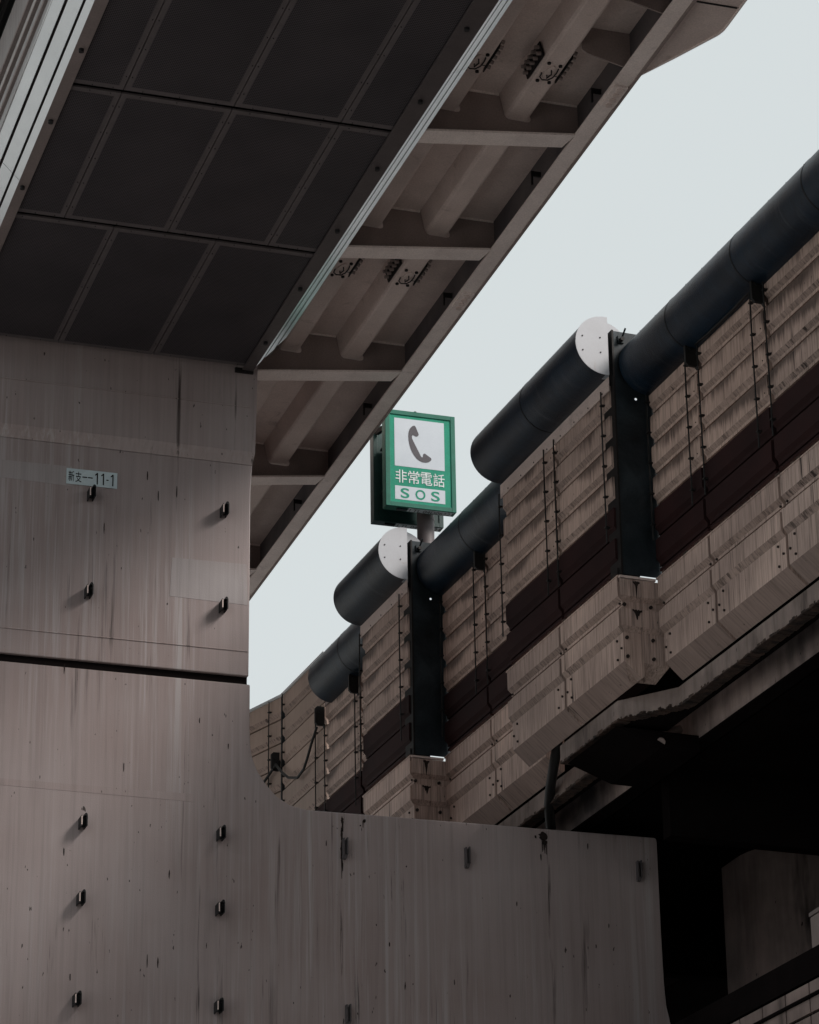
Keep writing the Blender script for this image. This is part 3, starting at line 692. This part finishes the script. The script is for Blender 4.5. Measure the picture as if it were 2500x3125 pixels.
# end panels of the bays, facing the street
def endpanel(label, s):
    E_ = thing('end_panel', label, 'cladding panel', Wl(s, -0.13, 7.0), 'beige end panels of the barrier bays')
    def pf(o): return [(s+o,7.731)]
    prof = [(s,7.715),(s,7.599),(s+0.03,7.569),(s+0.03,7.515),(s,7.51),(s,7.391),(s+0.03,7.352),(s+0.03,7.154)]
    inner = s+0.012
    for (sa, za), (sb, zb) in zip(prof[:-1], prof[1:]): pass
    A = [(a, -0.267+0.004+(0.03 if z < 7.36 or 7.511 < z < 7.57 else 0), z) for a, z in prof]
    B = [(a+0.002, 0.09, z) for a, z in prof]
    # chamfered foot, narrowing on both sides
    A.append((s+0.12, -0.163, 7.05)); B.append((s+0.12, 0.02, 7.05))
    m = MB(Wl); k = len(A)
    bk = [(a+0.01, t, z) for a, t, z in A]; bk2 = [(a+0.01, t, z) for a, t, z in B]
    m.add(A+B+bk+bk2, [(i, i+1, k+i+1, k+i) for i in range(k-1)] + [(2*k+i, 3*k+i, 3*k+i+1, 2*k+i+1) for i in range(k-1)])
    m.build('panel', PARA, E_, flip_fix=True)
    MB(Wl).box(s-0.004, s+0.02, -0.262, -0.004, 7.722, 7.7375).build('top_bar', STEEL, E_)
    for t, z in ((-0.225,7.545),(-0.035,7.545),(-0.215,7.315),(-0.03,7.315),(-0.215,7.185),(-0.03,7.185)):
        ss = s+0.03 if z < 7.36 or 7.51 < z < 7.57 else s
        MB(Wl).tube([(ss+0.001, t, z), (ss-0.012, t, z)], 0.012, 10).build('bolt', BOLTM, E_)
    MB(Wl).box(s+0.03, s+0.05, -0.262, -0.10, 7.70, 7.80).build('back_strip', DARKST, E_)
    r_ = random.Random(int(s*9)+2)
    for (z, w_, h) in ((7.70,0.050,0.09),(7.50,0.070,0.05)):
        x = -0.145; pts = []
        for k in range(13):        # ragged top, dripping lower edge
            u = k/12; pts.append((x+(u-.5)*w_, z+0.008*r_.random()))
        for k in range(12, -1, -1):
            u = k/12; d_ = h*math.exp(-((u-.5)*5)**2)*(0.5+r_.random())+0.006*r_.random(); pts.append((x+(u-.5)*w_, z-0.004-d_))
        MB(Wl).add([(s-0.0015, a, b_) for a, b_ in pts], [tuple(range(len(pts)))]).build('rust_run', RUST, E_, flip_fix=False)
    return E_
endpanel('beige corrugated end panel under the near dark post', 0.0)
endpanel('beige corrugated end panel under the post that carries the sign pole', 3.866)

# ---- steel posts
def post(label, s, zt):
    Q = thing('steel_post', label, 'post', Wl(s, -0.11, 7.75), 'dark steel posts at the barrier bays')
    h = MB(Wl)      # plate with a small round hole
    cx, cz, r = -0.087, 9.027, 0.009; s0_ = s; s = s+0.002
    oct_ = [(cx+r*math.cos(math.pi/4*k+math.pi/8), cz+r*math.sin(math.pi/4*k+math.pi/8)) for k in range(8)]
    t0, t1, z0, z1 = -0.237, 0.07, 7.748, zt
    ring = [(t1,cz+0.02),(t1,z1),(t0,z1),(t0,cz+0.02),(t0,cz-0.02),(t0,z0),(t1,z0),(t1,cz-0.02)]
    ring = [(t1,(cz+z1)/2)] ; 
    sq = [(cx+0.03,cz+0.012),(cx+0.012,cz+0.03),(cx-0.012,cz+0.03),(cx-0.03,cz+0.012),(cx-0.03,cz-0.012),(cx-0.012,cz-0.03),(cx+0.012,cz-0.03),(cx+0.03,cz-0.012)]
    P_ = [(s, a, b_) for a, b_ in oct_] + [(s, a, b_) for a, b_ in sq]
    h.add(P_, [(k, (k+1) % 8, 8+(k+1) % 8, 8+k) for k in range(8)])
    h.add([(s,cx+0.03,cz+0.012),(s,cx+0.012,cz+0.03),(s,t1,z1),(s,cx-0.012,cz+0.03),(s,cx-0.03,cz+0.012),(s,t0,z1),(s,cx-0.03,cz-0.012),(s,cx-0.012,cz-0.03),(s,t0,z0),(s,cx+0.012,cz-0.03),(s,cx+0.03,cz-0.012),(s,t1,z0)],
          [(0,1,2),(3,5,2,1),(3,4,5),(4,6,8,5),(6,7,8),(7,9,11,8),(9,10,11),(10,0,2,11)])
    pl = h.build('face_plate', GALV, Q, flip_fix=False)
    MB(Wl).box(s-0.012, s+0.16, t0-0.0135, t0-0.0005, z0, z1+0.002).build('side_flange', DARKST, Q)
    
    wsh = MB(Wl).box(s-0.012, s-0.001, -0.205, -0.160, zt-0.085, zt-0.035).build('washer_plate', GALV, Q)
    b = MB(Wl).tube([(s-0.012,-0.182,zt-0.066),(s-0.040,-0.182,zt-0.066)], 0.016, 6).build('nut', DARKST, wsh)
    MB(Wl).tube([(s-0.02,-0.180,zt-0.055),(s-0.075,-0.176,zt-0.006)], 0.0065, 8).build('bolt_shank', GALV, wsh)
    return Q
post('dark steel post beside the large tube end, nearer of the two', 0.0, 9.513)
post('dark steel post that carries the sign pole, farther of the two', 3.866, 9.495)

# ---- sound tubes on top of the barrier
def soundtube(label, s0, s1, t, z, r=0.21, cap=False, joints=()):
    T_ = thing('sound_tube', label, 'tube', Wl((s0+s1)/2, t, z-r), 'dark tubes on top of the noise barrier')
    sg = 48
    def circ(s, rr=r): return [(s, t+rr*math.cos(2*math.pi*k/sg), z+rr*math.sin(2*math.pi*k/sg)) for k in range(sg)]
    a = s0+0.07 if cap else s0
    MB(Wl).loft(circ(a), circ(s1)).build('tube_body', TUBE, T_, smooth=True)
    if cap:
        half = [p for p in circ(s0)[12:37]]
        MB(Wl).loft(half, [(s0+0.07, p[1], p[2]) for p in half]).build('tube_lip', TUBE, T_, smooth=True)
        c1 = [(s0-0.006, t+(r+0.004)*math.cos(math.pi/2+math.pi*k/24), z+(r+0.004)*math.sin(math.pi/2+math.pi*k/24)) for k in range(25)]
        c1 = c1+[(s0-0.006, t+0.022, z-(r+0.004)*0.9948), (s0-0.006, t+0.022, z+(r+0.004)*0.9948)]
        e = MB(Wl).loft(c1, [(s0-0.001, p[1], p[2]) for p in c1]).build('end_cap', CAPW, T_)
        c2 = [(s0+0.062, t+(r+0.004)*math.cos(-math.pi/2+math.pi*k/24), z+(r+0.004)*math.sin(-math.pi/2+math.pi*k/24)) for k in range(25)]
        MB(Wl).loft(c2, [(s0+0.069, p[1], p[2]) for p in c2]).build('end_cap', CAPW, T_)
        for dt, dz in ((-0.165,0.05),(-0.165,-0.055),(-0.035,0.055),(-0.035,-0.055)):
            MB(Wl).tube([(s0-0.006,t+dt,z+dz),(s0-0.010,t+dt,z+dz)], 0.0055, 8).build('rivet', INK, e)
    for j in joints:
        sm = MB(Wl).loft(circ(j-0.006, r+0.0018), circ(j+0.006, r+0.0018)).build('seam_band', INK, T_, smooth=True)
        if True:
            l = MB(Wl)
            for k in range(sg//2-6, sg//2+8):
                pass
    rv = MB(Wl); q = s0+0.15
    while q < s1-0.05 and s0 < 7:
        for an in (100, 128):
            A = math.radians(an); rv.tube([(q, t+(r-0.001)*math.cos(A), z+(r-0.001)*math.sin(A)), (q, t+(r+0.005)*math.cos(A), z+(r+0.005)*math.sin(A))], 0.0045, 6)
        q += 0.24
    rv.build('rivet', INK, T_)
    return T_
soundtube('nearest long dark tube running off the right edge', -9.0, -0.02, 0.0, 9.265, joints=(-1.72,-0.75,-2.70,-3.7))
soundtube('large dark tube with white half disc cap beside the near post', 0.0, 1.93, -0.300, 9.388, 0.212, True, (0.99,))
soundtube('dark tube in the recess right of the sign pole', 1.96, 3.84, 0.0, 9.265, joints=(2.95,))
soundtube('shorter dark tube with clean white half disc cap below the signs', 3.865, 4.93, -0.300, 9.378, 0.212, True)
soundtube('smallest dark tube farthest away, its round end against the tall barrier', 4.96, 6.45, 0.0, 9.265, joints=(5.7,))

# ---- cables with clips beside the joints, and plate brackets at the joint heads
def cable(label, s, t, z0, z1, sway=0.012, side=1, fn=Wl):
    C_ = thing('cable', label, 'cable', fn(s, t-0.01, z0), 'thin black cables down the barrier joints')
    n = 14; r_ = random.Random(int(s*100))
    ph = r_.random()*3
    pts = [(s+side*sway*math.sin(k/n*3+ph*0.3)*(1-k/n), t-0.022, z1+(z0-z1)*k/n) for k in range(n+1)]
    MB(fn).tube(pts, 0.0055, 6).build('wire', CABLE, C_)
    z = z1-0.10
    while z > z0+0.03:
        MB(fn).box(s-0.010, s+0.018, t-0.030, t-0.001, z-0.0045, z+0.0045).build('clip', CABLE, C_); z -= 0.2216
    return C_
CL = [(-1.79,0.0,'right of the nearest plate bracket'),(-1.60,0.0,'left of the nearest plate bracket'),
      (-0.83,0.0,'right of the second plate bracket'),(-0.64,0.0,'left of the second plate bracket'),
      (-0.03,0.0,'at the barrier end beside the near post'),(0.115,-0.267,'near the right end of the first jutting bay'),
      (0.93,-0.267,'right of the joint in the first jutting bay'),(1.11,-0.267,'left of the joint in the first jutting bay'),
      (1.94,-0.267,'down the far end of the first jutting bay'),(2.90,0.0,'right of the joint between the two bays'),(3.13,0.0,'left of the joint between the two bays'),
      (3.835,0.0,'in the corner beside the sign post'),(4.02,-0.267,'on the single panel bay under the white cap'),(4.93,-0.267,'down the far end of the single panel bay')]
for s, t, d_ in CL: cable('thin black clipped cable '+d_, s, t, 8.0 if s < 3.2 else 7.9, 9.10)
for s, t, z1, d_ in ((5.80,0.0,8.95,'below the bracket next to the single panel bay'),(6.56,0.0,8.9,'right of the bracket on the tall barrier edge'),(6.80,0.0,9.0,'left of the bracket on the tall barrier edge'),
                 (7.70,0.0,9.56,'right of the farthest barrier joint'),(7.95,0.0,9.56,'left of the farthest barrier joint')):
    if s < 7.8: cable('thin black clipped cable '+d_, s, t, 7.95, z1)
    else: cable('thin black clipped cable '+d_, s-7.785, t, 7.95, z1, fn=Wb)
def pbracket(label, s, z, w_=0.085, h=0.17, t=0.0):
    B_ = thing('plate_bracket', label, 'bracket', Wl(s, t, z-h), 'black plate brackets at the heads of the joints')
    c = 0.02; cx, cz, r = -w_*0.62, z-h*0.30, 0.007
    out = [(0.0,z),(-w_+c,z),(-w_,z-c),(-w_,z-h+c),(-w_+c,z-h),(-0.012,z-h),(0.0,z-h-0.02)]
    m = MB(Wl); m.prism([(t+a, b_) for a, b_ in out], s-0.012, s+0.012, 0)
    m.build('plate', CABLE, B_)
    MB(Wl).tube([(s-0.0125,t+cx,cz),(s-0.018,t+cx,cz)], r, 8).build('bolt', GALV, B_)
    return B_
pbracket('black plate bracket under the near tube, closest to the right edge', -1.735, 9.10)
pbracket('black plate bracket under the near tube, closest to the near dark post', -0.765, 9.10)
pbracket('black plate bracket under the recessed tube right of the sign post', 2.96, 9.10)
pbracket('black plate bracket tucked beside the single panel bay', 5.78, 9.08)
pbracket('black plate bracket at the tall barrier edge with a thick hanging cable', 6.64, 9.08)
pbracket('lowest black plate bracket at the farthest joint by the curved pier corner', 7.83, 9.05)
# slack thick cable between the two far brackets, and along the near tube
hc = MB(Wl).tube([(6.66,-0.06,8.90),(6.80,-0.06,8.80),(6.90,-0.06,8.71),(7.02,-0.055,8.64),(7.2,-0.05,8.62),(7.45,-0.05,8.70),(7.62,-0.05,8.80),(7.80,-0.05,8.93)], 0.012, 8).build('hanging_cable', CABLE)
tag(hc, 'thick slack black cable looping between the two farthest plate brackets', 'cable')
sg_ = MB(Wl).tube([(-9,-0.035,9.085)]+[(-8.8+0.3*k, -0.035, 9.085-0.02*math.sin(k*0.9)**2) for k in range(24)]+[(-1.74,-0.035,9.075),(-1.4,-0.035,9.05),(-1.0,-0.035,9.05),(-0.77,-0.035,9.07)], 0.009, 8).build('hanging_cable', CABLE)
tag(sg_, 'black cable strung along the barrier top under the nearest tube', 'cable')
dk = MB(Wb).tube([(0.02,-0.05,8.92),(0.25,-0.04,8.80),(0.7,-0.03,8.62),(1.3,-0.03,8.4)], 0.012, 8).build('hanging_cable', CABLE)
tag(dk, 'black cable sloping down to the left from the lowest bracket', 'cable')
# drain pipe
dp = MB(Wl).tube([(1.60,-0.03,7.25),(1.66,-0.02,7.13),(1.80,0.01,7.03),(2.08,0.10,6.97),(2.35,0.20,6.92),(2.56,0.30,6.82),(2.60,0.33,6.6),(2.6,0.33,5.5)], 0.036, 12).build('drain_pipe', CABLE, smooth=True)
tag(dp, 'black drain pipe hanging from the jutting bay behind the crossbeam', 'pipe')

# ================================================================== EMERGENCY PHONE SIGNS
YPO = 21.95
SP = thing('sign_pole', 'round grey pole on the far dark post carrying both phone signs', 'pole', (7.305, YPO, 9.45))
MB().tube([(7.305,YPO,9.40),(7.305,YPO,10.50)], 0.068, 28).build('pole', POLE, SP, smooth=True)
MB().tube([(7.305,YPO,9.715),(7.305,YPO,9.728)], 0.0705, 28).build('collar', POLE, SP, smooth=True)
for z in (10.32, 9.95):
    MB().box(7.02, 7.36, YPO-0.112, YPO+0.104, z, z+0.03).build('arm', DARKST, SP)
    MB().box(6.97, 7.02, YPO-0.112, YPO+0.104, z-0.0, z+0.015).build('arm', GALV, SP)
MB().loft([(6.93,YPO+0.104,10.50),(6.96,YPO+0.104,10.50),(6.96,YPO+0.104,10.46),(6.93,YPO+0.104,10.46)], [(6.99,YPO-0.112,10.50),(7.02,YPO-0.112,10.50),(7.02,YPO-0.112,10.46),(6.99,YPO-0.112,10.46)]).build('arm', DARKST, SP)
def signbox(label, y, front, dx=0.0, dz=0.0):
    X0, X1, Z0, Z1 = 6.917+dx, 7.494+dx, 9.727+dz, 10.550+dz
    B_ = thing('emergency_phone_sign', label, 'sign', ((X0+X1)/2, y, Z0), 'emergency phone sign boxes')
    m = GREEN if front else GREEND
    fx = 0.037
    fr_ = MB(); yb = y+0.092
    fr_.box(X0, X1, y+0.012, yb, Z0, Z1); body = fr_.build('box_body', m if front else GREEND, B_, bevel=0.004)
    r = MB()
    r.box(X0, X0+fx, y, y+0.0115, Z0, Z1); r.box(X1-fx, X1, y, y+0.0115, Z0, Z1)
    r.box(X0+fx, X1-fx, y, y+0.0115, Z1-fx, Z1); r.box(X0+fx, X1-fx, y, y+0.0115, Z0, Z0+fx)
    r.build('front_frame', m, B_, bevel=0.003)
    Yf = y+0.008
    if front:
        MB().box(X0+fx, X1-fx, Yf, Yf+0.0035, Z0+fx, Z1-fx).build('face', GREENF, B_)
        w_ = MB().box(6.993, 7.404, Yf-0.0015, Yf-0.0002, 10.073, 10.485).build('white_square', WHITEF, B_)
        H = [(-0.044,0.154),(-0.058,0.148),(-0.072,0.133),(-0.083,0.116),(-0.09,0.092),(-0.093,0.057),(-0.091,0.022),(-0.086,-0.011),(-0.077,-0.045),(-0.063,-0.078),(-0.047,-0.104),(-0.026,-0.13),(-0.004,-0.145),(0.021,-0.154),(0.048,-0.155),(0.071,-0.148),(0.087,-0.136),(0.096,-0.124),(0.093,-0.11),(0.077,-0.099),(0.058,-0.087),(0.041,-0.076),(0.03,-0.081),(0.026,-0.092),(0.025,-0.106),(0.019,-0.113),(0.010,-0.106),(-0.002,-0.081),(-0.021,-0.043),(-0.040,-0.005),(-0.054,0.024),(-0.062,0.043),(-0.063,0.061),(-0.056,0.071),(-0.045,0.067),(-0.034,0.061),(-0.023,0.061),(-0.012,0.068),(-0.006,0.079),(-0.01,0.093),(-0.019,0.115),(-0.029,0.14),(-0.035,0.151)]
        MB().add([(7.2+a, Yf-0.0028, 10.28+b_) for a, b_ in H], [tuple(range(len(H)))]).build('handset_symbol', CHAR, B_, flip_fix=False)
        mf = lambda x, z: (x, Yf-0.003, z)
        for k, ch in enumerate('非常電話'):
            text_mesh(ch, 1, mf, LETW, 'lettering', B_, 6.997+k*0.1035, 9.932, 0.094, 0.110, weight=0.004)
        w2 = MB().box(6.993, 7.404, Yf-0.0015, Yf-0.0002, 9.790, 9.905).build('white_strip', WHITEF, B_)
        for k, ch in enumerate('SOS'):
            text_mesh(ch, 1, mf, GREENF, 'lettering', B_, (7.039,7.160,7.289)[k], 9.804, (0.070,0.081,0.070)[k], 0.084, weight=0.014)
    else:
        MB().box(X0+fx, X1-fx, Yf, Yf+0.0035, Z0+fx, Z1-fx).build('face', GREEND, B_)
    # asset plate under the box, read from below
    MB().box(X0+0.19, X1-0.02, y+0.012, y+0.075, Z0-0.004, Z0-0.001).build('asset_plate', PLATEM, B_)
    my = lambda x, q: (x, q, Z0-0.0052)
    t_ = text_mesh('I TL 04D06221', 1, lambda x, q: my(x, y+0.070-(q)), INK, 'lettering', B_, X0+0.205, 0.0, 0.35, 0.052)
    sl_ = MB().box(X0+0.10, X0+0.18, y+0.03, y+0.06, Z0-0.012, Z0-0.001).build('drain_hatch', GALV, B_)
    MB().tube([(X0+0.26,y+0.04,Z1),(X0+0.26,y+0.04,Z1+0.02)], 0.012, 8).build('top_bolt', DARKST, B_)
    return B_
signbox('front green emergency phone sign with handset symbol, 非常電話 and SOS', 21.744, True)
signbox('rear dark green sign box seen behind and below the lit front sign', 22.064, False)

# ================================================================== FAR PIER AND LOWER VIADUCT
P2 = thing('pier', 'dim sooty concrete pier wall in the dark under the right viaduct', 'pier', (10.5, 20.6, GZ))
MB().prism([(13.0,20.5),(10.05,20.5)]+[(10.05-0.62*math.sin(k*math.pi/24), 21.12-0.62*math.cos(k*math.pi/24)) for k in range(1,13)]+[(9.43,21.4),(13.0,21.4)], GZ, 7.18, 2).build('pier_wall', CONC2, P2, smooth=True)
P3 = thing('bearing_column', 'pale concrete column top at the right edge, above the lower road', 'column', (9.0, 18.3, 5))
MB().box(8.95, 9.9, 18.0, 18.9, GZ, 5.80).build('column', CONC3, P3, bevel=0.015)
MB().box(8.945, 9.9, 17.99, 18.9, 5.803, 5.83).build('cap', CONC3, P3)
MB().tube([(8.95,18.7,5.68),(8.935,18.7,5.68)], 0.018, 10).build('anchor_hole', INK, P3)
LV = thing('lower_viaduct', 'lower road deck with black edge and patchy stained fascia, bottom right corner', 'viaduct', Wl(0, 0.7, 4.5))
MB(Wl).box(-8, 12, 0.60, 0.75, 4.945, 5.125).build('edge_beam', SHADE, LV)
MB(Wl).box(-8, 12, 0.62, 6, 4.2, 4.94).build('deck_slab', SHADE, LV)
for k in range(-16, 20):
    for z0, z1 in ((4.845,4.925),(4.74,4.825),(4.60,4.72)):
        if k*0.32 > 1.8: continue
        MB(Wl).box(k*0.32+0.008, k*0.32+0.312, 0.596, 0.6195, z0, z1).build('fascia_block', CONC2, LV)
MB(Wl).tube([(-8,0.58,4.835),(12,0.58,4.835)], 0.010, 8).build('edge_pipe', SHADE, LV)
for o in col.objects:
    if '_b' in o: del o['_b']
